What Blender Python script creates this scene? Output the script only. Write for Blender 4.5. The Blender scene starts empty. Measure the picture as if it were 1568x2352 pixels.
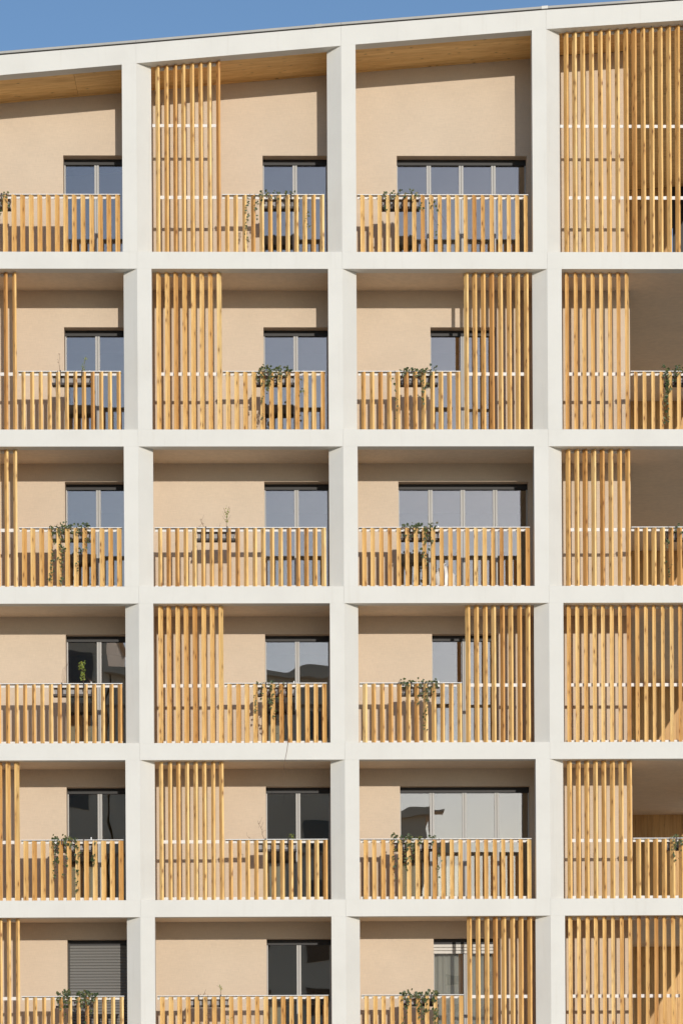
import bpy, math, random
from mathutils import Matrix, Vector
random.seed(7)
R = math.radians
scene = bpy.context.scene
COL = scene.collection

# ------------------------------------------------------------------ camera, light, exposure
EYE = 1.7            # eye height above the pavement; facade plane is y = 0, camera 43.44 m in front of it
CAM_D = 43.44
cam_d = bpy.data.cameras.new("camera")
cam = bpy.data.objects.new("camera", cam_d)
COL.objects.link(cam)
scene.camera = cam
cam_d.sensor_fit = 'VERTICAL'
cam_d.sensor_height = 36.0
cam_d.lens = 36.0 * 5691.0 / 2352.0
cam_d.shift_y = (2571.04 - 1176.0) / 2352.0
cam_d.clip_start = 0.5
cam_d.clip_end = 5000
YAW, ROLL = 0.0169332, -0.0052113
cam.matrix_world = (Matrix.Translation((0, -CAM_D, EYE)) @ Matrix.Rotation(-YAW, 4, 'Z')
                    @ Matrix.Rotation(R(90), 4, 'X') @ Matrix.Rotation(ROLL, 4, 'Z'))

SUN_DIR = Vector((0.178, -1.0, 0.276)).normalized()     # towards the sun
world = bpy.data.worlds.new("World")
scene.world = world
world.use_nodes = True
wn = world.node_tree
wn.nodes.clear()
w_out = wn.nodes.new("ShaderNodeOutputWorld")
w_bg = wn.nodes.new("ShaderNodeBackground")
w_sky = wn.nodes.new("ShaderNodeTexSky")
w_sky.sky_type = 'NISHITA'
w_sky.sun_disc = False
w_sky.sun_elevation = math.asin(SUN_DIR.z)
w_sky.sun_rotation = math.atan2(SUN_DIR.x, SUN_DIR.y)
w_sky.altitude = 200
w_sky.air_density = 1.0
w_sky.dust_density = 0.36
w_sky.ozone_density = 3.0
w_bg.inputs[1].default_value = 0.13
wn.links.new(w_sky.outputs[0], w_bg.inputs[0])
wn.links.new(w_bg.outputs[0], w_out.inputs[0])

sun_d = bpy.data.lights.new("sun", 'SUN')
sun_d.energy = 2.95
sun_d.angle = R(0.5)
sun_d.color = (1.0, 0.935, 0.84)
sun = bpy.data.objects.new("sun", sun_d)
sun.rotation_euler = SUN_DIR.to_track_quat('Z', 'Y').to_euler()
sun.location = (20, -60, 60)
COL.objects.link(sun)

scene.view_settings.view_transform = 'Standard'
scene.view_settings.look = 'None'
scene.view_settings.exposure = 0.0
scene.view_settings.gamma = 1.0
scene.view_settings.use_curve_mapping = False
scene.render.engine = 'CYCLES'
scene.cycles.max_bounces = 8
scene.cycles.diffuse_bounces = 4
scene.cycles.transparent_max_bounces = 16

# ------------------------------------------------------------------ materials
def new_mat(name):
    m = bpy.data.materials.new(name)
    m.use_nodes = True
    nt = m.node_tree
    nt.nodes.clear()
    out = nt.nodes.new("ShaderNodeOutputMaterial")
    bs = nt.nodes.new("ShaderNodeBsdfPrincipled")
    nt.links.new(bs.outputs[0], out.inputs[0])
    return m, nt, bs, out

def nd(nt, t, **kw):
    n = nt.nodes.new(t)
    for k, v in kw.items():
        setattr(n, k, v)
    return n

def pos(nt, scale=(1, 1, 1), rand=False):
    """world position, scaled per axis, with an offset of its own per object"""
    g = nd(nt, "ShaderNodeNewGeometry")
    mp = nd(nt, "ShaderNodeMapping")
    mp.inputs['Scale'].default_value = scale
    nt.links.new(g.outputs['Position'], mp.inputs['Vector'])
    if not rand:
        return mp.outputs[0]
    oi = nd(nt, "ShaderNodeObjectInfo")
    mu = nd(nt, "ShaderNodeMath", operation='MULTIPLY')
    mu.inputs[1].default_value = 57.0
    nt.links.new(oi.outputs['Random'], mu.inputs[0])
    ad = nd(nt, "ShaderNodeVectorMath", operation='ADD')
    nt.links.new(mp.outputs[0], ad.inputs[0])
    nt.links.new(mu.outputs[0], ad.inputs[1])
    return ad.outputs[0]

def noise(nt, vec, scale, detail=4, rough=0.55):
    n = nd(nt, "ShaderNodeTexNoise")
    n.inputs['Scale'].default_value = scale
    n.inputs['Detail'].default_value = detail
    n.inputs['Roughness'].default_value = rough
    nt.links.new(vec, n.inputs['Vector'])
    return n.outputs['Fac']

def ramp(nt, fac, stops):
    r = nd(nt, "ShaderNodeValToRGB")
    el = r.color_ramp.elements
    while len(el) < len(stops):
        el.new(0.5)
    for e, (p, c) in zip(el, stops):
        e.position = p
        e.color = (c[0], c[1], c[2], 1)
    nt.links.new(fac, r.inputs[0])
    return r.outputs['Color']

def mix(nt, fac, a, b, mode='MIX'):
    m = nd(nt, "ShaderNodeMix", data_type='RGBA', blend_type=mode)
    for sock, v in ((m.inputs[0], fac), (m.inputs[6], a), (m.inputs[7], b)):
        if hasattr(v, 'links'):
            nt.links.new(v, sock)
        elif isinstance(v, (int, float)):
            sock.default_value = v
        else:
            sock.default_value = (*v, 1)
    return m.outputs[2]

def bump(nt, bs, h, strength, dist):
    b = nd(nt, "ShaderNodeBump")
    b.inputs['Strength'].default_value = strength
    b.inputs['Distance'].default_value = dist
    nt.links.new(h, b.inputs['Height'])
    nt.links.new(b.outputs[0], bs.inputs['Normal'])

def plain(name, col, rough=0.7, metal=0.0, var=0.0, scale=3.0):
    m, nt, bs, _ = new_mat(name)
    bs.inputs['Roughness'].default_value = rough
    bs.inputs['Metallic'].default_value = metal
    if var:
        f = noise(nt, pos(nt), scale, 5)
        c = ramp(nt, f, [(0.3, [x * (1 - var) for x in col]), (0.7, [min(1, x * (1 + var)) for x in col])])
        nt.links.new(c, bs.inputs['Base Color'])
    else:
        bs.inputs['Base Color'].default_value = (*col, 1)
    return m

def mat_precast():
    m, nt, bs, _ = new_mat("white_precast_concrete")
    p = pos(nt)
    a = noise(nt, p, 1.1, 6, 0.6)
    base = ramp(nt, a, [(0.22, (0.660, 0.638, 0.586)), (0.52, (0.705, 0.685, 0.632)), (0.8, (0.730, 0.710, 0.658))])
    streak = noise(nt, pos(nt, (9, 9, 0.5)), 1.0, 4, 0.6)          # faint run-off marks
    s = ramp(nt, streak, [(0.58, (1, 1, 1)), (0.78, (0.945, 0.935, 0.92))])
    c = mix(nt, 1.0, base, s, 'MULTIPLY')
    v = nd(nt, "ShaderNodeTexVoronoi")
    v.inputs['Scale'].default_value = 5.5
    nt.links.new(p, v.inputs['Vector'])
    d = ramp(nt, v.outputs['Distance'], [(0.0, (0.62, 0.58, 0.52)), (0.045, (1, 1, 1))])   # small air holes
    dm = noise(nt, p, 0.9, 2)
    dmask = ramp(nt, dm, [(0.56, (0, 0, 0)), (0.66, (1, 1, 1))])
    d2 = mix(nt, dmask, (1, 1, 1), d)
    c = mix(nt, 1.0, c, d2, 'MULTIPLY')
    nt.links.new(c, bs.inputs['Base Color'])
    bs.inputs['Roughness'].default_value = 0.82
    bump(nt, bs, noise(nt, p, 34, 6, 0.65), 0.25, 0.004)
    return m

def mat_render(name, col):
    m, nt, bs, _ = new_mat(name)
    p = pos(nt)
    a = noise(nt, p, 1.4, 6, 0.6)
    base = ramp(nt, a, [(0.28, [x * 0.955 for x in col]), (0.75, [x * 1.035 for x in col])])
    f1 = noise(nt, pos(nt, (160, 160, 9)), 1.0, 2)                  # trowel marks both ways
    f2 = noise(nt, pos(nt, (9, 9, 160)), 1.0, 2)
    k1 = ramp(nt, f1, [(0.3, (0.94, 0.94, 0.94)), (0.7, (1.05, 1.05, 1.05))])
    k2 = ramp(nt, f2, [(0.3, (0.95, 0.95, 0.95)), (0.7, (1.04, 1.04, 1.04))])
    c = mix(nt, 1.0, mix(nt, 1.0, base, k1, 'MULTIPLY'), k2, 'MULTIPLY')
    nt.links.new(c, bs.inputs['Base Color'])
    bs.inputs['Roughness'].default_value = 0.92
    bump(nt, bs, noise(nt, p, 90, 4, 0.7), 0.35, 0.003)
    return m

def mat_wood(name, axis, cols, knot=(0.20, 0.075, 0.02), grain=1.0, knot_r=0.13, knot_scale=5.0, satur=None):
    """axis: long direction of the boards"""
    m, nt, bs, _ = new_mat(name)
    sc = [60 * grain] * 3
    sc['xyz'.index(axis)] = 2.2
    g = noise(nt, pos(nt, sc, True), 1.0, 5, 0.6)
    c = ramp(nt, g, [(0.25, cols[0]), (0.5, cols[1]), (0.75, cols[2])])
    sc2 = [14.0] * 3
    sc2['xyz'.index(axis)] = 1.1
    g2 = noise(nt, pos(nt, sc2, True), 1.0, 4, 0.6)
    c = mix(nt, 1.0, c, ramp(nt, g2, [(0.3, (0.82, 0.76, 0.68)), (0.55, (1, 1, 1)), (0.75, (1.07, 1.06, 1.04))]), 'MULTIPLY')
    oi = nd(nt, "ShaderNodeObjectInfo")
    tone = ramp(nt, oi.outputs['Random'], satur or [(0.0, (0.74, 0.60, 0.48)), (0.12, (0.92, 0.84, 0.74)), (0.45, (1.0, 0.98, 0.95)),
                                                    (0.78, (1.03, 1.05, 1.06)), (1.0, (1.07, 1.16, 1.30))])
    c = mix(nt, 1.0, c, tone, 'MULTIPLY')
    v = nd(nt, "ShaderNodeTexVoronoi")
    v.inputs['Scale'].default_value = knot_scale
    v.inputs['Randomness'].default_value = 1.0
    ks = [1.6] * 3
    ks['xyz'.index(axis)] = 0.62
    nt.links.new(pos(nt, ks, True), v.inputs['Vector'])
    ring = ramp(nt, v.outputs['Distance'], [(0.0, (1, 1, 1)), (knot_r * 0.45, (0.85, 0.85, 0.85)), (knot_r, (0.25, 0.25, 0.25)), (knot_r * 2.0, (0, 0, 0))])
    c = mix(nt, ring, c, knot)
    nt.links.new(c, bs.inputs['Base Color'])
    bs.inputs['Roughness'].default_value = 0.62
    bump(nt, bs, g, 0.3, 0.002)
    return m

def mat_glass():
    m = bpy.data.materials.new("window_glass")
    m.use_nodes = True
    nt = m.node_tree
    nt.nodes.clear()
    out = nd(nt, "ShaderNodeOutputMaterial")
    tr = nd(nt, "ShaderNodeBsdfTransparent")
    tr.inputs[0].default_value = (0.86, 0.87, 0.84, 1)
    gl = nd(nt, "ShaderNodeBsdfGlossy")
    gl.inputs['Roughness'].default_value = 0.0
    gl.inputs['Color'].default_value = (1.0, 0.93, 0.93, 1)
    mx = nd(nt, "ShaderNodeMixShader")
    mx.inputs[0].default_value = 0.20
    nt.links.new(tr.outputs[0], mx.inputs[1])
    nt.links.new(gl.outputs[0], mx.inputs[2])
    nt.links.new(mx.outputs[0], out.inputs[0])
    b = nd(nt, "ShaderNodeBump")                                     # panes are never quite flat
    b.inputs['Strength'].default_value = 1.0
    b.inputs['Distance'].default_value = 0.0014
    h = noise(nt, pos(nt, (1, 1, 1), True), 1.3, 1, 0.4)
    nt.links.new(h, b.inputs['Height'])
    nt.links.new(b.outputs[0], gl.inputs['Normal'])
    return m

def mat_leaf(name, stops):
    m, nt, bs, _ = new_mat(name)
    f = noise(nt, pos(nt), 22, 2)
    nt.links.new(ramp(nt, f, stops), bs.inputs['Base Color'])
    bs.inputs['Roughness'].default_value = 0.45
    return m

def mat_galv():
    m, nt, bs, _ = new_mat("galvanised_steel")
    f = noise(nt, pos(nt), 55, 3, 0.7)
    c = ramp(nt, f, [(0.3, (0.52, 0.52, 0.51)), (0.7, (0.80, 0.79, 0.77))])
    nt.links.new(c, bs.inputs['Base Color'])
    bs.inputs['Roughness'].default_value = 0.6
    bs.inputs['Metallic'].default_value = 0.15
    return m

M = dict(
    white=mat_precast(),
    wall=mat_render("beige_render", (0.625, 0.505, 0.380)),
    soffit=mat_render("painted_soffit", (0.82, 0.66, 0.49)),
    floor=plain("balcony_floor", (0.66, 0.55, 0.42), 0.8, var=0.08),
    slat=mat_wood("larch_slat", 'z', [(0.74, 0.40, 0.125), (0.91, 0.578, 0.222), (0.97, 0.69, 0.315)], knot=(0.26, 0.09, 0.02), knot_r=0.20, knot_scale=6.5),
    clt=mat_wood("spruce_soffit_board", 'x', [(0.78, 0.47, 0.17), (0.88, 0.57, 0.235), (0.92, 0.64, 0.28)], knot=(0.13, 0.045, 0.015),
                 grain=0.8, knot_r=0.10, knot_scale=5.5, satur=[(0.0, (0.93, 0.9, 0.86)), (1.0, (1.06, 1.05, 1.03))]),
    clad=mat_wood("timber_cladding", 'z', [(0.52, 0.30, 0.11), (0.64, 0.39, 0.16), (0.72, 0.48, 0.21)], knot_r=0.10,
                  satur=[(0.0, (0.86, 0.82, 0.78)), (1.0, (1.08, 1.07, 1.05))]),
    galv=mat_galv(),
    glass=mat_glass(),
    frame=plain("light_grey_aluminium", (0.44, 0.43, 0.41), 0.6, 0.0),
    box=plain("dark_frame_and_shade", (0.020, 0.018, 0.017), 0.6),
    shutter=plain("grey_shutter", (0.17, 0.165, 0.155), 0.5),
    blind=plain("cream_blind", (0.60, 0.57, 0.52), 0.6),
    cap=plain("zinc_roof_cap", (0.36, 0.35, 0.325), 0.6, 0.1, 0.06, 2.0),
    gap=plain("dark_joint", (0.05, 0.035, 0.03), 0.9),
    room=plain("cream_room_paint", (0.74, 0.67, 0.54), 0.85),
    trough=plain("grey_planter", (0.30, 0.295, 0.30), 0.6, var=0.08, scale=9),
    iron=plain("dark_iron", (0.035, 0.028, 0.026), 0.55, 0.3),
    mirror_grey=plain("grey_reflection_sheet", (0.72, 0.70, 0.69), 0.9),
    peg=plain("white_plastic", (0.8, 0.8, 0.78), 0.4),
    soil=plain("soil", (0.05, 0.035, 0.025), 0.95),
    stem=plain("woody_stem", (0.16, 0.085, 0.05), 0.8),
    ivy=mat_leaf("ivy_leaf", [(0.30, (0.022, 0.036, 0.014)), (0.47, (0.042, 0.068, 0.020)), (0.55, (0.095, 0.115, 0.032)), (0.63, (0.17, 0.16, 0.055)), (0.72, (0.15, 0.08, 0.045))]),
    fresh=mat_leaf("fresh_leaf", [(0.3, (0.10, 0.16, 0.02)), (0.6, (0.24, 0.27, 0.03)), (0.8, (0.33, 0.28, 0.04))]),
    dry=mat_leaf("dry_leaf", [(0.3, (0.12, 0.06, 0.035)), (0.7, (0.2, 0.11, 0.06))]),
    ground=plain("pale_paving", (0.54, 0.455, 0.345), 0.9, var=0.15, scale=0.4),
    block=plain("far_building_render", (0.82, 0.65, 0.48), 0.9, var=0.1, scale=0.2),
    dark=plain("dark_window_glass", (0.03, 0.03, 0.035), 0.1),
)

# ------------------------------------------------------------------ mesh helpers
def woff(o):
    v = Vector((0, 0, 0))
    while o is not None:
        v = v + o.location
        o = o.parent
    return v

class MB:
    """collects simple solids in world coordinates, links them as one mesh object"""
    def __init__(s):
        s.v, s.f, s.mi = [], [], []
    def quad8(s, p, mi=0):      # p: bottom ring 4 (ccw from above), top ring 4
        n = len(s.v)
        s.v += [tuple(q) for q in p]
        s.f += [(n, n + 3, n + 2, n + 1), (n + 4, n + 5, n + 6, n + 7), (n, n + 1, n + 5, n + 4), (n + 1, n + 2, n + 6, n + 5),
                (n + 2, n + 3, n + 7, n + 6), (n + 3, n, n + 4, n + 7)]
        s.mi += [mi] * 6
        return s
    def box(s, x0, x1, y0, y1, z0, z1, mi=0):
        return s.quad8([(x0, y0, z0), (x1, y0, z0), (x1, y1, z0), (x0, y1, z0), (x0, y0, z1), (x1, y0, z1), (x1, y1, z1), (x0, y1, z1)], mi)
    def slope(s, x0, x1, y0, y1, zb, zt, mi=0):   # zb, zt: functions of x
        return s.quad8([(x0, y0, zb(x0)), (x1, y0, zb(x1)), (x1, y1, zb(x1)), (x0, y1, zb(x0)),
                        (x0, y0, zt(x0)), (x1, y0, zt(x1)), (x1, y1, zt(x1)), (x0, y1, zt(x0))], mi)
    def prism(s, pts, zb, zt, mi=0):              # plan polygon, ccw from above
        n, k = len(s.v), len(pts)
        s.v += [(x, y, zb(x)) for x, y in pts] + [(x, y, zt(x)) for x, y in pts]
        s.f += [tuple(n + i for i in reversed(range(k))), tuple(n + k + i for i in range(k))]
        s.f += [(n + i, n + (i + 1) % k, n + k + (i + 1) % k, n + k + i) for i in range(k)]
        s.mi += [mi] * (k + 2)
        return s
    def tube(s, pts, r, sides=4):
        n0 = len(s.v)
        for i, p in enumerate(pts):
            a = Vector(pts[max(i - 1, 0)])
            b = Vector(pts[min(i + 1, len(pts) - 1)])
            d = (b - a).normalized()
            u = d.cross(Vector((0.3, 1, 0.1))).normalized()
            w = d.cross(u)
            rr = r * (1 - 0.5 * i / max(1, len(pts) - 1))
            for k in range(sides):
                t = 2 * math.pi * k / sides
                s.v.append(tuple(Vector(p) + (u * math.cos(t) + w * math.sin(t)) * rr))
        for i in range(len(pts) - 1):
            for k in range(sides):
                a = n0 + i * sides + k
                b = n0 + i * sides + (k + 1) % sides
                s.f.append((a, b, b + sides, a + sides))
                s.mi.append(0)
        return s
    def build(s, name, mats, parent=None, bevel=0.0):
        o_ = woff(parent)
        me = bpy.data.meshes.new(name)
        me.from_pydata([(a - o_.x, b - o_.y, c - o_.z) for a, b, c in s.v], [], s.f)
        for m_ in (mats if isinstance(mats, (list, tuple)) else [mats]):
            me.materials.append(m_)
        if any(s.mi):
            me.polygons.foreach_set("material_index", s.mi)
        me.update()
        o = bpy.data.objects.new(name, me)
        COL.objects.link(o)
        o.parent = parent
        if bevel:
            b = o.modifiers.new("bevel", 'BEVEL')
            b.width = bevel
            b.segments = 2
            b.limit_method = 'ANGLE'
        return o

def thing(name, label, cat, loc, group=None):
    o = bpy.data.objects.new(name, None)
    o.empty_display_size = 0.1
    o.location = loc
    COL.objects.link(o)
    o['label'] = label
    o['category'] = cat
    if group:
        o['group'] = group
    return o

def copy_part(src, parent, loc, rz=0.0):
    c = src.copy()
    COL.objects.link(c)
    c.parent = parent
    c.location = loc
    c.rotation_euler = (0, 0, rz)
    return c

# ------------------------------------------------------------------ the setting
g = MB().box(-1500, 1500, -1500, 1500, -0.6, 0.0).build("ground", M['ground'])
g['kind'] = 'structure'

# ------------------------------------------------------------------ measured grid of the facade (metres, z above the pavement)
CX = [-6.35, -2.760, 0.828, 4.423, 8.010]                      # column centres
HW = 0.250                                                      # half a column
T = 0.215                                                       # thickness of the precast panels
CH = 0.185                                                      # depth of the splayed column halves
YW = 1.15                                                       # back wall of the balconies
YG = 1.385                                                      # glass
YR = 4.83                                                       # far wall of the rooms
YD = 8.0                                                        # far wall of the deep corner terraces
XE = 8.26                                                       # open right-hand slab edge
BH = 0.298
ZT = [None] + [EYE + z for z in (15.212, 12.099, 9.349, 6.607, 3.857, 1.108)]     # floor level (beam top) under storey 1 (top) .. 6
ROOF_T = [EYE + z for z in (18.545, 18.853, 19.171, 19.465, 19.718)]
ROOF_B = [EYE + z for z in (18.190, 18.511, 18.828, 19.126, 19.367)]

def lerp_tab(tab):
    def f(x):
        i = 0
        while i < 3 and x > CX[i + 1]:
            i += 1
        t = (x - CX[i]) / (CX[i + 1] - CX[i])
        return tab[i] + t * (tab[i + 1] - tab[i])
    return f
z_roof_top, z_roof_bot = lerp_tab(ROOF_T), lerp_tab(ROOF_B)
def const(z):
    return lambda x: z
def ceil_z(row):
    return z_roof_bot if row == 1 else const(ZT[row - 1] - BH)

FLOOR = {1: "top floor", 2: "second floor down", 3: "third floor down", 4: "fourth floor down", 5: "fifth floor down", 6: "lowest visible floor"}
BAY = {1: "first bay", 2: "second bay", 3: "third bay", 4: "last bay"}
def where(row, bay):
    return f"{FLOOR[row]}, {BAY[bay]} from left" if bay != 4 else f"{FLOOR[row]}, bay at far right"

bld = thing("apartment_building", "white concrete grid apartment building with beige walls and timber slat balconies", "apartment building", (0, 0, 0))
BX = [(CX[b - 1], CX[b]) for b in range(1, 5)]

# beams: one precast piece per bay and level
for row in range(1, 7):
    for b in range(4):
        x0, x1 = CX[b] + 0.0006, CX[b + 1] - 0.0006
        if b == 0:
            x0 -= HW
        if b == 3:
            x1 += HW
        MB().box(x0, x1, 0, T, ZT[row] - BH, ZT[row]).build("facade_beam", M['white'], bld, 0.0025)
for b in range(4):
    x0, x1 = CX[b] + 0.0006, CX[b + 1] - 0.0006
    if b == 0:
        x0 -= HW
    if b == 3:
        x1 += HW
    MB().slope(x0, x1, 0, T, z_roof_bot, z_roof_top).build("roof_beam", M['white'], bld, 0.0025)
    # zinc cap on a recessed dark joint
    cap = MB().slope(x0, x1, -0.012, 0.32, lambda x: z_roof_top(x) + 0.021, lambda x: z_roof_top(x) + 0.064).build("roof_cap", M['cap'], bld, 0.004)
    MB().slope(x0, x1, 0.025, 0.32, lambda x: z_roof_top(x) + 0.0005, lambda x: z_roof_top(x) + 0.0205).build("cap_joint", M['gap'], cap)
for xj, mk in ((0.43, 'cap'), (4.40, 'white')):
    MB().slope(xj - 0.055, xj + 0.055, -0.016, 0.30, lambda x: z_roof_top(x) + 0.018, lambda x: z_roof_top(x) + 0.0675).build("roof_cap_cover", M[mk], bld)
roof = MB()
for b in range(4):
    roof.slope(CX[b] - (HW if b == 0 else 0), CX[b + 1] if b < 3 else XE + 0.3, T + 0.002, YD + 0.3, lambda x: z_roof_bot(x) + 0.045, lambda x: z_roof_top(x) - 0.01)
roof.build("roof", M['gap'], bld)

# columns: one half lies flush with the beams, the other is splayed back; which half alternates
for row in range(1, 8):
    zb = const(ZT[row] if row < 7 else 0.0)
    zt = z_roof_bot if row == 1 else const(ZT[row - 1] - BH)
    for c in range(5):
        x = CX[c]
        right = (row + c) % 2 == 0
        if right:
            pts = [(x - HW, 0), (x, 0), (x + HW, CH), (x + HW, T), (x - HW, T)]
        else:
            pts = [(x - HW, CH), (x, 0), (x + HW, 0), (x + HW, T), (x - HW, T)]
        MB().prism(pts, zb, zt).build("facade_column", M['white'], bld)

# floor slabs (top: balcony floor, underside: painted soffit)
for row in range(1, 7):
    o = MB().box(CX[0] - HW, XE, T + 0.002, YD + 0.3, ZT[row] - BH, ZT[row] - 0.03).build("floor_slab", M['soffit'], bld)
    MB().box(CX[0] - HW, XE, T + 0.002, YD + 0.3, ZT[row] - 0.029, ZT[row] - 0.012).build("floor_finish", M['floor'], o)
# thin recessed joint in the soffit behind the beam
    MB().box(CX[0], XE, T - 0.004, T + 0.0015, ZT[row] - BH + 0.004, ZT[row] - BH + 0.02).build("soffit_joint", M['gap'], o)

# partitions on the column lines
for row in range(1, 8):
    z0 = ZT[row] - 0.012 if row < 7 else 0.0
    for c in range(4):
        zt = (lambda x: z_roof_bot(x) + 0.045) if row == 1 else const(ZT[row - 1] - BH)
        MB().slope(CX[c] - 0.1, CX[c] + 0.1, T + 0.001, YR + 0.15, const(z0), zt).build("partition_wall", M['wall'], bld)

# openings per storey and bay
HEAD = {1: 2.133, 2: 2.158, 3: 2.130, 4: 2.130, 5: 2.138, 6: 2.145}
def opening(row, bay):
    if bay == 1:
        return (-4.148, -2.985), 2
    if bay == 2:
        return (-0.573, 0.583), 2
    if bay == 3:
        return ((1.838, 4.178), 4) if row in (1, 3, 5) else ((2.428, 3.606), 2)
    return None, 0

pane_no = 0
for row in range(1, 7):
    zf = ZT[row] - 0.012
    cz = ceil_z(row)
    for bay in range(1, 4):
        xa, xb = CX[bay - 1] + 0.1, CX[bay] - 0.1
        (o0, o1), n = opening(row, bay)
        o1 = min(o1, xb - 0.03)
        zh = ZT[row] + HEAD[row]
        w = MB()
        w.slope(xa + 0.001, o0, YW, 1.43, const(zf), cz)
        w.slope(o1, xb - 0.001, YW, 1.43, const(zf), cz)
        w.slope(o0, o1, YW, 1.43, const(zh), cz)
        w.build("back_wall", M['wall'], bld)
        # room behind
        MB().slope(xa + 0.001, xb - 0.001, YR, YR + 0.14, const(zf), cz).build("room_wall", M['room'], bld)
        # window
        win = thing("window", "", "x", (o0, YW, ZT[row]))
        del win['label'], win['category']
        win.parent = bld
        zb = ZT[row] + 0.02
        ztop = zh - 0.098
        MB().box(o0 + 0.001, o1 - 0.001, YW + 0.187, 1.43, ztop, zh - 0.002).build("shaded_head_box", M['box'], win)  # frame head and shutter gap in one piece, shade put into the dark colour
        fr = MB()
        fr.box(o0 + 0.001, o0 + 0.022, YG - 0.03, YG + 0.03, zb, ztop - 0.001)
        fr.box(o1 - 0.022, o1 - 0.001, YG - 0.03, YG + 0.03, zb, ztop - 0.001)
        fr.box(o0 + 0.023, o1 - 0.023, YG - 0.03, YG + 0.03, zb, zb + 0.06)
        fr.build("frame", M['frame'], win)
        pw = (o1 - o0) / n
        for k in range(1, n):
            xm = o0 + pw * k
            ml = MB()
            for s0, s1 in ((-0.041, -0.004), (0.004, 0.041)):
                ml.box(xm + s0, xm + s1, YG - 0.035, YG + 0.03, zb + 0.0605, ztop - 0.001)
            ml.box(xm - 0.0035, xm + 0.0035, YG - 0.015, YG + 0.02, zb + 0.0605, ztop - 0.001)
            ml.build("mullion", M['frame'], win, 0.004)
        for k in range(n):
            a = o0 + pw * k + (0.0225 if k == 0 else 0.0415)
            c = o0 + pw * (k + 1) - (0.0225 if k == n - 1 else 0.0415)
            MB().box(a, c, YG - 0.006, YG + 0.006, zb + 0.0605, ztop - 0.001).build("pane", M['glass'], win)
        if (row, bay) == (6, 1):     # roller shutter closed in front of the glass
            first = None
            sh = MB().box(o0 + 0.002, o0 + 0.03, YW + 0.165, YW + 0.186, zb, zh - 0.004).build("shutter_guide", M['box'], win)
            zz = ztop + 0.05
            sm = MB()
            sec = [(0.0, 0.0), (-0.012, 0.010), (-0.014, 0.026), (-0.008, 0.040), (0.0, 0.050), (0.004, 0.051), (0.004, 0.0)]
            for i in range(38):
                z = ztop - 0.052 * (i + 1) + 0.004
                if z < zb:
                    break
                if first is None:
                    n_ = MB()
                    k_ = len(sec)
                    n_.v = [(o0 + 0.031, YW + 0.178 + y, z + q) for y, q in sec] + [(o1 - 0.004, YW + 0.178 + y, z + q) for y, q in sec]
                    n_.f = [(j, (j + 1) % k_, k_ + (j + 1) % k_, k_ + j) for j in range(k_)] + [tuple(range(k_))[::-1], tuple(range(k_, 2 * k_))]
                    n_.mi = [0] * len(n_.f)
                    first = n_.build("shutter_slat", M['shutter'], win)
                    z_first = z
                else:
                    copy_part(first, win, (0, 0, z - z_first))
        if (row, bay) == (6, 3):     # shutter drawn down a hand's width
            cu = MB()                # added grey sheet, its colour stands in for sky mirrored in the pane
            nc = 60
            for i in range(nc + 1):
                f = i / nc
                xc = o0 + 0.03 + f * (o1 - o0 - 0.06)
                yc = 1.475 + 0.018 * math.sin(f * 70) + 0.006 * math.sin(f * 23 + 1)
                cu.v += [(xc, yc, zb + 0.02), (xc, yc, ztop - 0.02)]
                if i:
                    k_ = 2 * i
                    cu.f.append((k_ - 2, k_, k_ + 1, k_ - 1))
                    cu.mi.append(0)
            cu.build("reflection_sheet", M['mirror_grey'], win)
            for i in range(3):
                z = ztop - 0.058 * (i + 1)
                MB().box(o0 + 0.003, o1 - 0.003, YW + 0.168, YW + 0.182, z + 0.006, z + 0.056).build("blind_slat", M['blind'], win, 0.004)

# top-floor timber soffit, board by board
def soffit_boards(x0, x1, y0, y1, w):
    n = max(1, round((y1 - y0) / w))
    w = (y1 - y0) / n
    for i in range(n):
        MB().slope(x0, x1, y0 + i * w + 0.0015, y0 + (i + 1) * w - 0.0015, lambda x: z_roof_bot(x) + 0.004 + random.uniform(0, 0.0012),
                   lambda x: z_roof_bot(x) + 0.044).build("soffit_board", M['clt'], bld)
soffit_boards(CX[0] + 0.101, -3.874, T + 0.004, YW - 0.004, 0.155)
soffit_boards(-3.868, CX[1] - 0.101, T + 0.004, YW - 0.004, 0.155)
soffit_boards(CX[1] + 0.101, CX[2] - 0.101, T + 0.004, YW - 0.004, 0.155)
soffit_boards(CX[2] + 0.101, CX[3] - 0.101, T + 0.004, YW - 0.004, 0.155)
soffit_boards(CX[3] + 0.101, 6.02, T + 0.004, YW - 0.004, 0.155)
soffit_boards(6.024, XE + 0.3, T + 0.004, YD - 0.01, 0.30)
for b in range(1, 4):
    MB().slope(CX[b - 1] + 0.102, CX[b] - 0.102, YW - 0.022, YW - 0.0005, lambda x: z_roof_bot(x) - 0.016, lambda x: z_roof_bot(x) + 0.0035).build("soffit_trim", M['clt'], bld)

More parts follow.
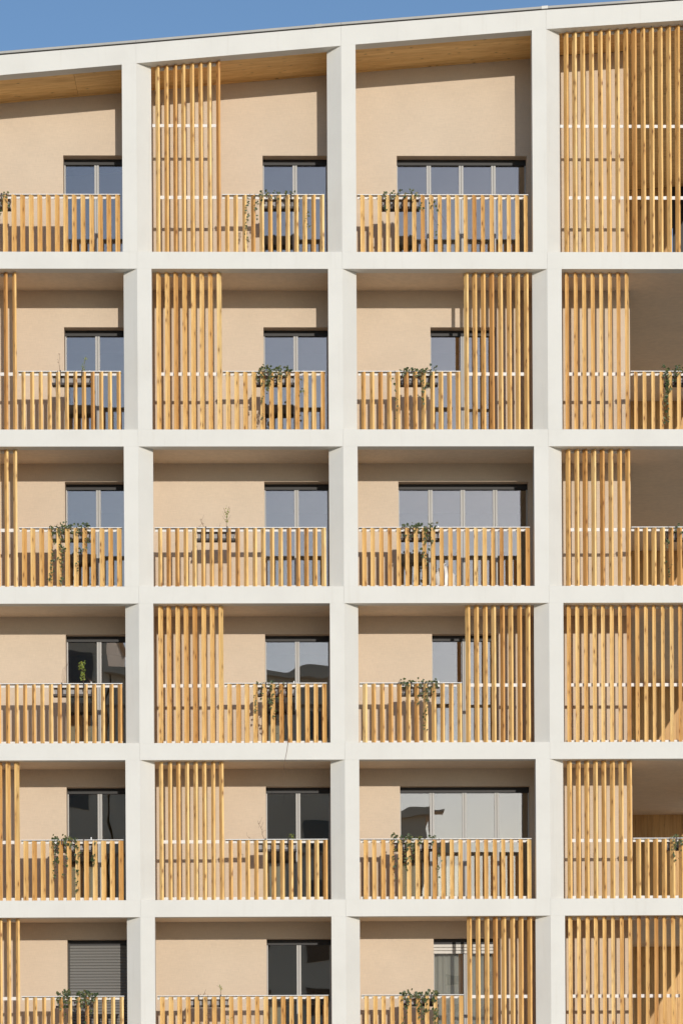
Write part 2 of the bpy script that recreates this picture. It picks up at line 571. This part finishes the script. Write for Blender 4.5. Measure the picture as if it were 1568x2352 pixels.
# bay four: short back wall, then a deep open corner terrace lined with timber
XK = 6.022
for row in range(1, 7):
    zf = ZT[row] - 0.012
    cz = ceil_z(row)
    w = MB()
    w.slope(CX[3] + 0.101, XK, YW, YW + 0.2, const(zf), cz)
    w.slope(XK - 0.2, XK, YW + 0.2005, YD, const(zf), cz)
    w.build("back_wall", M['wall'], bld)
    tw = thing("timber_wall", "", "x", (XK, YD, zf))
    del tw['label'], tw['category']
    tw.parent = bld
    xr = XE - 0.02 if row > 1 else 7.805
    nb = int((xr - XK) / 0.118)
    bw = (xr - XK) / nb
    proto = None
    for i in range(nb):
        a = XK + i * bw
        if row == 1:
            MB().slope(a + 0.002, a + bw - 0.002, YD, YD + 0.03, const(zf), cz).build("cladding_board", M['clad'], tw)
        elif proto is None:
            proto = MB().slope(a + 0.002, a + bw - 0.002, YD, YD + 0.03, const(zf), cz).build("cladding_board", M['clad'], tw)
        else:
            copy_part(proto, tw, (i * bw, random.uniform(0, 0.004), 0))
    MB().slope(XK, xr, YD + 0.036, YD + 0.2, const(zf), cz).build("wall_core", M['gap'], tw)
    if row == 1:
        MB().slope(7.858, XE, YD - 0.02, YD + 0.05, const(zf), cz).slope(7.806, 7.857, YD - 0.02, YD + 0.05, lambda x: EYE + 18.42 + 2 * (x - 7.8), cz).build("corner_post", M['box'], bld)
    # the slim post that carries the open corner
    MB().slope(XE - 0.15, XE - 0.02, YD - 0.02 - 0.24, YD - 0.02, const(zf), cz).build("rear_post", M['white'], bld)

# side elevation, fifth floor down: a slat screen whose shade falls on the terrace's timber wall
ss = thing("side_screen", "", "x", (XE - 0.16, 2.45, ZT[5]))
del ss['label'], ss['category']
ss.parent = bld
side_first = None
for i in range(20):
    y = 2.45 + 0.1514 * i
    if side_first is None:
        side_first = MB().box(XE - 0.155, XE - 0.06, y, y + 0.034, ZT[5] + 0.004, ZT[4] - BH - 0.006).build("slat", M['slat'], ss)
    else:
        copy_part(side_first, ss, (0, 0.1514 * i, 0))
for q in (0.012, 1.018, 2.39):
    MB().box(XE - 0.19, XE - 0.157, 2.42, 5.4, ZT[5] + q, ZT[5] + q + 0.055).build("rail", M['galv'], ss)

# ground-floor wall below the picture
MB().box(CX[0], XE, YW, YW + 0.2, 0, ZT[6] - BH).build("ground_floor_wall", M['wall'], bld)

# ------------------------------------------------------------------ timber screens and railings
PITCH, SW = 0.1514, 0.078
PLAN_B = [(0.030, 0.0), (0.078, 0.090), (0.048, 0.106), (0.0, 0.016)]
PLAN_A = [(SW - x, y) for x, y in reversed(PLAN_B)]
YS = 0.148
slat_cache = {}
def slat(parent, x, z0, z1, kind, key=None):
    """one rotated board; low and storey-high ones share mesh data"""
    h = z1 - z0
    k = (kind, round(h, 3))
    p = woff(parent)
    loc = Vector((x + random.uniform(-.002, .002), YS + random.uniform(-.002, .002), z0)) - p
    if k not in slat_cache:
        m_ = MB().prism(PLAN_A if kind == 'A' else PLAN_B, const(0), const(h))
        me = bpy.data.meshes.new("slat")
        me.from_pydata(m_.v, [], m_.f)
        me.materials.append(M['slat'])
        slat_cache[k] = me
    o = bpy.data.objects.new("slat", slat_cache[k])
    COL.objects.link(o)
    o.parent = parent
    o.location = loc
    o.rotation_euler = (0, random.uniform(-.0012, .0012), R(random.gauss(0, 1.6)))
    return o

def slat_x(bay, i):
    return CX[bay - 1] + HW + 0.075 + PITCH * i

def screen(row, bay, i0, i1, kind, label):
    x0, x1 = slat_x(bay, i0), slat_x(bay, i1 - 1) + SW
    z = ZT[row]
    cz = ceil_z(row)
    t = thing("slat_screen", label, "screen", (x0, YS, z), "tall timber slat screens")
    for i in range(i0, i1):
        x = slat_x(bay, i)
        slat(t, x, z + 0.004, cz(x + SW / 2) - 0.008 if row == 1 else cz(0) - 0.006, kind)
    yb = YS + 0.108
    MB().slope(x0 - 0.005, x1 - 0.01, yb, yb + 0.03, lambda x: cz(x) - 0.052, lambda x: cz(x) - 0.002).build("top_rail", M['galv'], t)
    MB().box(x0 + 0.02, x1 - 0.01, yb, yb + 0.012, z + 1.018, z + 1.076).build("middle_rail", M['galv'], t)
    if row == 1:
        MB().box(x0 - 0.06, x1 - 0.01, yb, yb + 0.012, z + 2.285, z + 2.338).build("upper_rail", M['galv'], t)
    MB().box(x0 - 0.005, x1 + 0.0, yb, yb + 0.03, z + 0.012, z + 0.070).build("bottom_rail", M['galv'], t)
    return t

def railing(row, bay, i0, i1, kind, label, mixed=0.0):
    x0, x1 = slat_x(bay, i0), slat_x(bay, i1 - 1) + SW
    z = ZT[row]
    t = thing("balcony_railing", label, "railing", (x0, YS, z), "low timber slat balcony railings")
    other = 'A' if kind == 'B' else 'B'
    for i in range(i0, i1):
        slat(t, slat_x(bay, i), z + 0.004, z + 1.061, other if random.random() < mixed else kind)
    yb = YS + 0.108
    MB().box(x0 - 0.055, x1 + 0.004, YS + 0.050, YS + 0.185, z + 1.0735, z + 1.0860).build("handrail", M['galv'], t)
    MB().box(x0 - 0.05, x1 - 0.004, yb, yb + 0.012, z + 1.020, z + 1.0725).build("top_rail", M['galv'], t)
    MB().box(x0 - 0.05, x1 + 0.0, yb, yb + 0.03, z + 0.012, z + 0.070).build("bottom_rail", M['galv'], t)
    return t

#        row, bay: screen range + board direction (or None), railing range + board direction
LAY = {
    (1, 1): (None, (0, 20, 'B')), (1, 2): ((0, 8, 'A'), (8, 20, 'A')), (1, 3): (None, (0, 20, 'B')), (1, 4): ((0, 20, 'A'), None),
    (2, 1): ((0, 8, 'A'), (8, 20, 'A')), (2, 2): ((0, 8, 'B'), (8, 20, 'B')), (2, 3): ((12, 20, 'A'), (0, 12, 'A')), (2, 4): ((0, 8, 'B'), (8, 20, 'B')),
    (3, 1): ((0, 8, 'A'), (8, 20, 'B')), (3, 2): (None, (0, 20, 'A')), (3, 3): (None, (0, 20, 'B')), (3, 4): ((0, 8, 'A'), (8, 20, 'A')),
    (4, 1): (None, (0, 20, 'A')), (4, 2): ((0, 8, 'B'), (8, 20, 'B')), (4, 3): ((12, 20, 'A'), (0, 12, 'A')), (4, 4): ((0, 20, 'B'), None),
    (5, 1): ((0, 8, 'B'), (8, 20, 'B')), (5, 2): ((0, 8, 'A'), (8, 20, 'A')), (5, 3): (None, (0, 20, 'B')), (5, 4): ((0, 8, 'A'), (8, 20, 'A')),
    (6, 1): ((0, 8, 'A'), (8, 20, 'A')), (6, 2): (None, (0, 20, 'B')), (6, 3): ((12, 20, 'A'), (0, 12, 'B')), (6, 4): ((0, 20, 'B'), None),
}
for (row, bay), (sc_, rl) in LAY.items():
    wh = where(row, bay)
    if sc_:
        full = sc_[1] - sc_[0] == 20
        lab = (f"tall timber slat screen filling the whole opening, {wh}" if full else f"tall eight-slat timber screen, {wh}")
        if row == 1 and bay == 2:
            lab = f"sloping-topped eight-slat timber screen, {wh}"
        screen(row, bay, *sc_, lab)
    if rl:
        full = rl[1] - rl[0] == 20
        railing(row, bay, *rl, f"full-width low timber slat railing, {wh}" if full else f"short low timber railing beside the tall screen, {wh}")

# ------------------------------------------------------------------ planters and plants
def leaf_shape(kind):
    if kind == 'ivy':
        return [(0, -.45), (.42, -.30), (.30, .02), (.46, .22), (.16, .22), (0, .62), (-.16, .22), (-.46, .22), (-.30, .02), (-.42, -.30)]
    return [(0, -.5), (.2, -.15), (.2, .15), (0, .55), (-.2, .15), (-.2, -.15)]

def add_leaf(mb, p, size, kind, rnd):
    n = Vector((rnd.gauss(0, .55), -1 + rnd.gauss(0, .35), rnd.gauss(.35, .5))).normalized()
    if kind == 'ivy':
        up = Vector((rnd.gauss(0, .5), rnd.gauss(0, .2), -1))
    else:
        up = Vector((rnd.gauss(0, .6), rnd.gauss(0, .4), 1))
    u = n.cross(up).normalized()
    w = u.cross(n).normalized()
    sh = leaf_shape(kind)
    k = len(mb.v)
    mb.v.append(tuple(Vector(p) - n * size * 0.06))
    for a, b in sh:
        mb.v.append(tuple(Vector(p) + u * a * size + w * b * size))
    for i in range(len(sh)):
        mb.f.append((k, k + 1 + i, k + 1 + (i + 1) % len(sh)))
        mb.mi.append(0)

def px_x(px, row):      # picture column (1568 wide) to x on the plane of the railing, using the fitted camera
    return X_AT(px, ZT[row] + 1.0)
def X_AT(px, z, y=0.2):
    F = 5691.0
    cs, sn, cr, sr = math.cos(YAW), math.sin(YAW), math.cos(ROLL), math.sin(ROLL)
    X = (px - 688) / 131.0
    for _ in range(6):
        Yd = CAM_D + y
        xc, yc = X * cs - Yd * sn, X * sn + Yd * cs
        u, v = F * xc / yc, -F * (z - EYE) / yc
        X += (px - (784 + u * cr - v * sr)) * Yd / F
    return X

def planter(row, bay, p0, p1, label, peg=False):
    x0, x1 = px_x(p0, row), px_x(p1, row)
    z = ZT[row]
    t = thing("planter", label, "planter", ((x0 + x1) / 2, 0.37, z + 0.89), "planters hung inside the railings")
    y0 = 0.340
    b = MB()
    b.quad8([(x0 + .03, y0, z + .922), (x1 - .03, y0, z + .922), (x1 - .03, y0 + .15, z + .922), (x0 + .03, y0 + .15, z + .922),
             (x0, y0, z + 1.062), (x1, y0, z + 1.062), (x1, y0 + .18, z + 1.062), (x0, y0 + .18, z + 1.062)])
    b.build("trough", M['trough'], t)
    MB().box(x0 + .002, x1 - .002, y0 - .002, y0 + .182, z + 1.0622, z + 1.078).build("rim", M['trough'], t)
    MB().box(x0 + .03, x1 - .03, y0 + .02, y0 + .16, z + 1.0782, z + 1.086).build("soil", M['soil'], t)
    MB().box(x0, x1, y0 - .006, y0 + .16, z + .884, z + .9215).build("bracket", M['iron'], t)
    for fx in (0.24, 0.80):
        xx = x0 + (x1 - x0) * fx
        MB().box(xx - .010, xx + .010, YS + .046, YS + .19, z + 1.0865, z + 1.0965).box(xx - .010, xx + .010, YS + .038, YS + .0455, z + 1.0, z + 1.0965) \
            .box(xx - .012, xx + .012, YS + .1865, YS + .1905, z + .9, z + 1.086).build("hook", M['iron'], t)
    if peg:
        MB().box(x1 - .03, x1 - .014, y0 + .05, y0 + .066, z + 1.06, z + 1.15).build("peg", M['peg'], t)
    return x0, x1, t

def plant(name, label, cat, row, x0, x1, build, seed, group=None):
    rnd = random.Random(seed)
    t = thing(name, label, cat, ((x0 + x1) / 2, 0.37, ZT[row] + 1.08), group)
    st, lv = MB(), MB()
    build(st, lv, rnd, ZT[row], x0, x1)
    if st.v:
        st.build("stems", M['stem'], t)
    return t, lv

def clump(st, lv, rnd, z, xa, xb, n, hmax, size=.056):
    """ivy mounded on the planter and over the handrail"""
    for k in range(max(2, n // 7)):
        x = rnd.uniform(xa, xb)
        p = [(x, .36, z + 1.07)]
        for j in range(3):
            a = p[-1]
            p.append((a[0] + rnd.gauss(0, .03), a[1] - rnd.uniform(.01, .06), a[2] + rnd.uniform(-.01, hmax / 3)))
        st.tube(p, .003)
    for i in range(n):
        x = rnd.uniform(xa, xb)
        env = 0.45 + 0.55 * abs(math.sin((x - xa) * 9.0 + seed_of(rnd)))
        zz = z + 1.075 + hmax * env * rnd.random() ** 1.3
        add_leaf(lv, (x + rnd.gauss(0, .012), rnd.uniform(.09, .42), zz), size * rnd.uniform(.65, 1.2), 'ivy', rnd)
    for i in range(n // 3):
        x = rnd.uniform(xa, xb)
        add_leaf(lv, (x, rnd.uniform(.085, .115), z + 1.07 - rnd.uniform(0, .12)), size * rnd.uniform(.6, 1.1), 'ivy', rnd)

def seed_of(rnd):
    if not hasattr(rnd, 'ph'):
        rnd.ph = rnd.uniform(0, 6.28)
    return rnd.ph

def trail(st, lv, rnd, z, x, length, dens=34, size=.050, y=.105, drift=.0, wide=.022):
    n = max(4, int(length / .07))
    pts = [(x, .2, z + 1.085), (x + rnd.gauss(0, .01), y, z + 1.06)]
    xx = x
    for i in range(1, n + 1):
        xx += rnd.gauss(drift / n, .014)
        pts.append((xx, y + rnd.gauss(0, .006), z + 1.06 - length * i / n))
    st.tube(pts, .0028)
    for i in range(int(length * dens)):
        t = rnd.random() ** .85
        j = 1 + t * n
        a = pts[min(int(j), n)]
        b = pts[min(int(j) + 1, n + 1)]
        f = j - int(j)
        p = [a[q] * (1 - f) + b[q] * f for q in range(3)]
        add_leaf(lv, (p[0] + rnd.gauss(0, wide), p[1] - rnd.uniform(0, .02), p[2] + rnd.gauss(0, .012)), size * rnd.uniform(.6, 1.15), 'ivy', rnd)

def twig(st, lv, rnd, z, x, h, lean=0.0, leaves=0, lsize=.03, branch=0, y=.37, spread=.02, z0=1.07, lo=.35):
    n = 6
    pts = []
    for i in range(n + 1):
        f = i / n
        pts.append((x + lean * f * f + rnd.gauss(0, .006), y + rnd.gauss(0, .006), z + z0 + h * f))
    st.tube(pts, .0042)
    for k in range(branch):
        i = rnd.randint(2, n - 1)
        a = pts[i]
        d = rnd.choice((-1, 1))
        q = [a, (a[0] + d * rnd.uniform(.02, .05), a[1], a[2] + rnd.uniform(.03, .06)), (a[0] + d * rnd.uniform(.04, .08), a[1], a[2] + rnd.uniform(.07, .13))]
        st.tube(q, .0026)
    for k in range(leaves):
        f = rnd.uniform(lo, 1.0)
        i = min(int(f * n), n - 1)
        a = pts[i]
        add_leaf(lv, (a[0] + rnd.gauss(0, spread), a[1] - rnd.uniform(0, .02), a[2] + (f * n - i) * h / n + rnd.gauss(0, .008)), lsize * rnd.uniform(.6, 1.2), 'sprig', rnd)

PG = {  # planters: picture columns and how they look
    (1, 1): (-66, 22, "grey planter half out of the picture, {w}"),
    (1, 2): (597, 687, "grey planter hung on the railing, {w}"), (1, 3): (874, 964, "grey planter hung on the railing, {w}"),
    (2, 1): (118, 207, "grey planter with two thin shoots, {w}"), (2, 2): (587, 676, "grey planter under bushy ivy, {w}"), (2, 3): (917, 1006, "grey planter hung on the railing, {w}"),
    (2, 4): (1528, 1617, "grey planter cut by the picture edge, {w}"),
    (3, 1): (117, 206, "grey planter behind trailing ivy, {w}"), (3, 2): (451, 540, "grey planter with almost bare twigs, {w}"), (3, 3): (920, 1010, "grey planter under low ivy, {w}"),
    (3, 4): (1530, 1620, "grey planter cut by the picture edge, {w}"),
    (4, 1): (121, 211, "grey planter with one leafy green sprig, {w}"), (4, 2): (589, 678, "grey planter with sparse trailing vine, {w}"), (4, 3): (922, 1011, "grey planter under low ivy, {w}"),
    (5, 1): (121, 211, "grey planter behind hanging ivy, {w}"), (5, 2): (587, 681, "nearly empty grey planter, {w}"), (5, 3): (903, 993, "grey planter behind ivy, {w}"),
    (5, 4): (1531, 1621, "grey planter cut by the picture edge, {w}"),
    (6, 1): (127, 217, "grey planter under two ivy clumps, {w}"), (6, 2): (435, 525, "grey planter with a few dry shoots, {w}"), (6, 3): (919, 1008, "grey planter under bushy ivy, {w}"),
}
PEG = {(3, 1), (4, 1), (3, 3), (4, 3), (2, 3), (2, 1), (4, 2), (5, 1)}
PL = {}
for (row, bay), (a, b, lab) in PG.items():
    PL[(row, bay)] = planter(row, bay, a, b, lab.format(w=where(row, bay)), (row, bay) in PEG)

def X(px, row):
    return px_x(px, row)

IVY = {
    # (row, bay): clumps [(px0, px1, n, hmax)], trails [(px, length, density, drift)]
    (1, 1): ([(-40, 22, 16, .05)], [(6, .40, 26, 0), (17, .24, 18, 0), (2, .5, 14, 0)], "ivy spilling past the picture edge, {w}"),
    (1, 2): ([(596, 644, 24, .075), (650, 690, 10, .06)], [(575, .85, 26, .02), (586, .45, 20, 0), (604, .16, 30, 0), (708, .62, 15, 0)], "sparse ivy with thin hanging runners, {w}"),
    (1, 3): ([(900, 958, 34, .09), (880, 900, 6, .04)], [(882, .32, 24, 0), (962, .30, 26, 0), (976, .75, 9, .10), (988, .62, 8, .22)], "ivy with one long drooping runner, {w}"),
    (2, 2): ([(592, 675, 75, .10)], [(622, .42, 60, .01), (612, .32, 40, 0), (640, .2, 50, 0), (600, .95, 12, 0), (690, .5, 10, 0), (596, .18, 30, 0)], "bushiest ivy mound on the second floor down, {w}"),
    (2, 3): ([(920, 1000, 55, .09)], [(966, .72, 26, 0), (974, .35, 30, 0), (905, .85, 12, 0), (930, .2, 20, 0)], "ivy with one thin trail near tall screen, {w}"),
    (2, 4): ([(1520, 1600, 60, .10)], [(1529, .95, 70, 0), (1527, .6, 60, 0), (1548, .22, 20, 0)], "dense hanging rope of ivy, {w}"),
    (3, 1): ([(118, 205, 58, .085)], [(123, .96, 34, -.02), (145, 1.0, 40, .02), (137, .35, 40, 0), (196, .42, 30, 0), (188, .75, 18, -.04), (166, .32, 10, -.05)], "longest trailing ivy reaching the railing foot, {w}"),
    (3, 3): ([(920, 1005, 55, .09)], [(978, .55, 40, 0), (988, .36, 26, 0), (942, .2, 34, 0), (928, .25, 14, 0), (982, .7, 14, 0)], "low ivy in front of the four-pane window, {w}"),
    (3, 4): ([(1536, 1600, 22, .06)], [(1534, .9, 22, 0)], "thin ivy against the shaded terrace, {w}"),
    (4, 2): ([(590, 655, 10, .05)], [(589, .52, 20, 0), (603, .3, 14, 0), (618, .45, 22, 0), (626, .62, 34, 0), (641, .34, 16, 0)], "straggly vine with a runner hanging over the beam, {w}"),
    (4, 3): ([(918, 1004, 62, .085)], [(975, .82, 26, 0), (982, .3, 34, 0), (965, .4, 24, 0), (1000, .3, 16, 0)], "low ivy mound left of the tall screen, {w}"),
    (5, 1): ([(120, 164, 40, .10), (164, 185, 9, .05)], [(126, .66, 36, 0), (133, .4, 44, 0), (157, .62, 24, .03), (168, .92, 20, .0), (178, .3, 28, 0), (219, .5, 26, 0)], "ivy hanging in loose strings over the slats, {w}"),
    (5, 3): ([(897, 915, 12, .10), (920, 966, 36, .09), (985, 1000, 8, .07)], [(903, .72, 22, 0), (934, .55, 44, 0), (944, .34, 30, 0), (1008, .72, 14, 0)], "ivy draped over two slats, {w}"),
    (5, 4): ([(1538, 1600, 34, .09)], [(1545, .42, 26, 0), (1560, .35, 24, 0)], "ivy before the sunlit timber wall, {w}"),
    (6, 1): ([(132, 162, 42, .13), (176, 222, 52, .115)], [(137, .2, 50, 0), (150, .4, 30, 0), (205, .34, 44, 0), (200, .9, 14, 0), (186, .16, 40, 0), (246, .12, 20, 0)], "two separate ivy clumps before the closed shutter, {w}"),
    (6, 3): ([(918, 1008, 80, .10)], [(938, .8, 44, 0), (955, .4, 34, 0), (975, .3, 40, 0), (995, .9, 40, 0), (968, .85, 26, 0), (1003, .5, 40, 0)], "thickest ivy over several slats, {w}"),
}
sd = 100
for (row, bay), (cl, tr, lab) in IVY.items():
    x0, x1, _ = PL[(row, bay)]
    sd += 1
    def bld_fn(st, lv, rnd, z, xa, xb):
        for a, b, n, h in cl:
            clump(st, lv, rnd, z, X(a, row), X(b, row), n, h)
        for px, ln, de, dr in tr:
            trail(st, lv, rnd, z, X(px, row), ln, de, drift=dr)
        if (row, bay) == (4, 2):     # bare runner over the handrail, down the beam and past it
            pts = [(X(650, row), .2, z + 1.085), (X(652, row), .12, z + 1.05), (X(657, row), .105, z + .7), (X(661, row), .10, z + .25), (X(661, row), -.015, z + .0),
                   (X(658, row), -.016, z - .15), (X(653, row), -.02, z - .34), (X(650, row), .02, z - .55), (X(648, row), .03, z - .74)]
            st.tube(pts, .0055)
            arch = [(X(640, row), .2, z + 1.08), (X(645, row), .15, z + 1.11), (X(652, row), .14, z + 1.115), (X(655, row), .13, z + 1.085)]
            st.tube(arch, .003)
    t, lv = plant("ivy_plant", lab.format(w=where(row, bay)), "ivy", row, x0, x1, bld_fn, sd, "ivy in the balcony planters")
    lv.build("leaves", M['ivy'], t)['kind'] = 'stuff'

SPRIG = {
    (2, 1): "tall dry stem beside a small green shoot, {w}", (3, 2): "bare twiggy sapling with a few yellow-green leaves, {w}", (4, 1): "bright green leafy sprig with curling wire-thin stems, {w}",
    (5, 2): "leaning dry stem and small yellow-green tuft, {w}", (6, 2): "small pale shoot among dry twigs, {w}",
}
for (row, bay), lab in SPRIG.items():
    x0, x1, _ = PL[(row, bay)]
    sd += 1
    dry = MB()
    def sp_fn(st, lv, rnd, z, xa, xb):
        if (row, bay) == (2, 1):
            twig(st, dry, rnd, z, X(136, row), .38, -.02, 16, .018)
            twig(st, lv, rnd, z, X(189, row), .33, .06, 26, .036, lo=.2)
            trail(st, dry, rnd, z, X(134, row), .5, 14, .02)
            trail(st, dry, rnd, z, X(173, row), .6, 20, .024)
        elif (row, bay) == (3, 2):
            twig(st, lv, rnd, z, X(519, row), .42, .05, 26, .036, 7, lo=.3)
            twig(st, dry, rnd, z, X(467, row), .20, -.06, 9, .02, 2)
            twig(st, dry, rnd, z, X(459, row), .08, -.03, 4, .02, 1)
            twig(st, dry, rnd, z, X(499, row), .06, -.02, 0, .02, 1)
            trail(st, dry, rnd, z, X(452, row), .35, 10, .02)
        elif (row, bay) == (4, 1):
            twig(st, lv, rnd, z, X(190, row), .43, -.02, 95, .038, 2, spread=.028, lo=.22)
            for k in range(3):
                st.tube([(X(146 + 2 * k, row), .36, z + 1.07), (X(141 + 3 * k, row), .36, z + 1.2), (X(143 + 3 * k, row), .36, z + 1.36), (X(153 + k, row), .36, z + 1.45)], .0026)
            st.tube([(X(153, row), .36, z + 1.43), (X(158, row), .36, z + 1.53)], .003)
            twig(st, dry, rnd, z, X(203, row), .10, .03, 4, .02, 1)
            twig(st, dry, rnd, z, X(212, row), .08, -.02, 3, .02, 1)
        elif (row, bay) == (5, 2):
            twig(st, dry, rnd, z, X(605, row), .36, -.11, 10, .02, 3)
            twig(st, dry, rnd, z, X(574, row), .07, -.03, 3, .02, 1)
            twig(st, lv, rnd, z, X(669, row), .12, .0, 24, .034, 1, spread=.035, lo=.2)
        else:
            twig(st, lv, rnd, z, X(508, row), .22, -.03, 11, .036, 1)
            twig(st, dry, rnd, z, X(466, row), .06, .05, 3, .02, 2)
            trail(st, dry, rnd, z, X(478, row), .5, 30, .026)
            trail(st, lv, rnd, z, X(522, row), .6, 14, .026)
    t, lv = plant("sapling", lab.format(w=where(row, bay)), "plant", row, x0, x1, sp_fn, sd, "young shoots in the planters")
    if lv.v:
        lv.build("leaves", M['fresh'], t)['kind'] = 'stuff'
    if dry.v:
        dry.build("dry_leaves", M['dry'], t)['kind'] = 'stuff'

# white sack standing on a balcony, seen between the slats
sk_z = ZT[3] - 0.012
sk_x = X_AT(1021, sk_z + 0.3, 0.95)
sack = MB()
rs = random.Random(5)
NR, NS = 11, 18
for i in range(NR):
    f = i / (NR - 1)
    rad = 0.17 * (0.88 + 0.2 * math.sin(f * 2.6)) * (1 - 0.55 * max(0, f - .72) / .28)
    for k in range(NS):
        a = 2 * math.pi * k / NS
        q = rad * (1 + 0.10 * math.sin(3 * a + f * 5) + rs.uniform(-.05, .05))
        sack.v.append((sk_x + q * math.cos(a), 0.95 + 0.75 * q * math.sin(a), sk_z + 0.56 * f + rs.uniform(0, .012)))
for i in range(NR - 1):
    for k in range(NS):
        a, b = i * NS + k, i * NS + (k + 1) % NS
        sack.f.append((a, b, b + NS, a + NS))
sack.f.append(tuple(range(NS))[::-1])
sack.f.append(tuple(range((NR - 1) * NS, NR * NS)))
sack.mi = [0] * len(sack.f)
sk = thing("sack", "white crumpled sack standing behind the railing, before the third floor down's wide window", "sack", (sk_x, 0.95, sk_z))
so = sack.build("bag", M['peg'], sk)
for p_ in so.data.polygons:
    p_.use_smooth = True
MB().tube([(sk_x - .03, 0.93, sk_z + .555), (sk_x, 0.93, sk_z + .62), (sk_x + .05, 0.92, sk_z + .60)], .012, 6).build("tie", M['peg'], sk)

# ------------------------------------------------------------------ the houses across the street, seen mirrored in the glass
def far_block(label, x0, x1, y0, y1, zt, gable=0.0, cols=6, rows=7, balc=False):
    t = thing("opposite_house", label, "house", ((x0 + x1) / 2, y1, 0), "houses across the street")
    MB().box(x0, x1, y0, y1, 0, zt).build("wall", M['block'], t)
    r = MB()
    if gable:
        xm = (x0 + x1) / 2
        r.v = [(x0 - .3, y0, zt), (x1 + .3, y0, zt), (xm, y0, zt + gable), (x0 - .3, y1 + .4, zt), (x1 + .3, y1 + .4, zt), (xm, y1 + .4, zt + gable)]
        r.f = [(0, 2, 1), (3, 4, 5), (0, 1, 4, 3), (1, 2, 5, 4), (2, 0, 3, 5)]
        r.mi = [0] * 5
    else:
        r.box(x0 - .3, x1 + .3, y0, y1 + .5, zt, zt + .35)
    r.build("roof", M['block'], t)
    if balc:
        MB().box(x1 + .01, x1 + 1.5, y1 - 2, y1 + .4, zt - 1.9, zt - 1.3).build("balcony", M['block'], t)
        MB().box(x1 + .2, x1 + .45, y1 - .6, y1 - .3, zt - 1.3, zt + .3).box(x1 + .01, x1 + 1.3, y1 - 2, y1 + .2, zt + .31, zt + .42).build("canopy", M['block'], t)
    pw = (x1 - x0) / cols
    for i in range(cols):
        for j in range(rows):
            xa = x0 + pw * (i + .3)
            za = 1.2 + j * (zt - 1.5) / rows
            MB().box(xa, xa + pw * .4, y1 + .002, y1 + .06, za, za + 1.5).build("window", M['dark'], t)
YB = -90.0
far_block("tall gabled house across the street, mirrored in the first bay's windows", -30, -10.4, YB - 14, YB, EYE + 28.0, 3.0, 6, 8)
far_block("flat-roofed house across the street, mirrored in the second bay's windows", -10.3, 2.6, YB - 14, YB, EYE + 24.4, 0, 4, 8)
far_block("lower house across the street, mirrored in the third bay's windows", 2.7, 6.9, YB - 14, YB, EYE + 16.6, 0, 2, 5, True)
far_block("added unseen far house that dims the sky mirrored in the lowest visible window", 8, 62, -275, -260, EYE + 23.6, 0, 12, 7)  # invented block, keeps bright horizon sky out of the lowest window's reflection
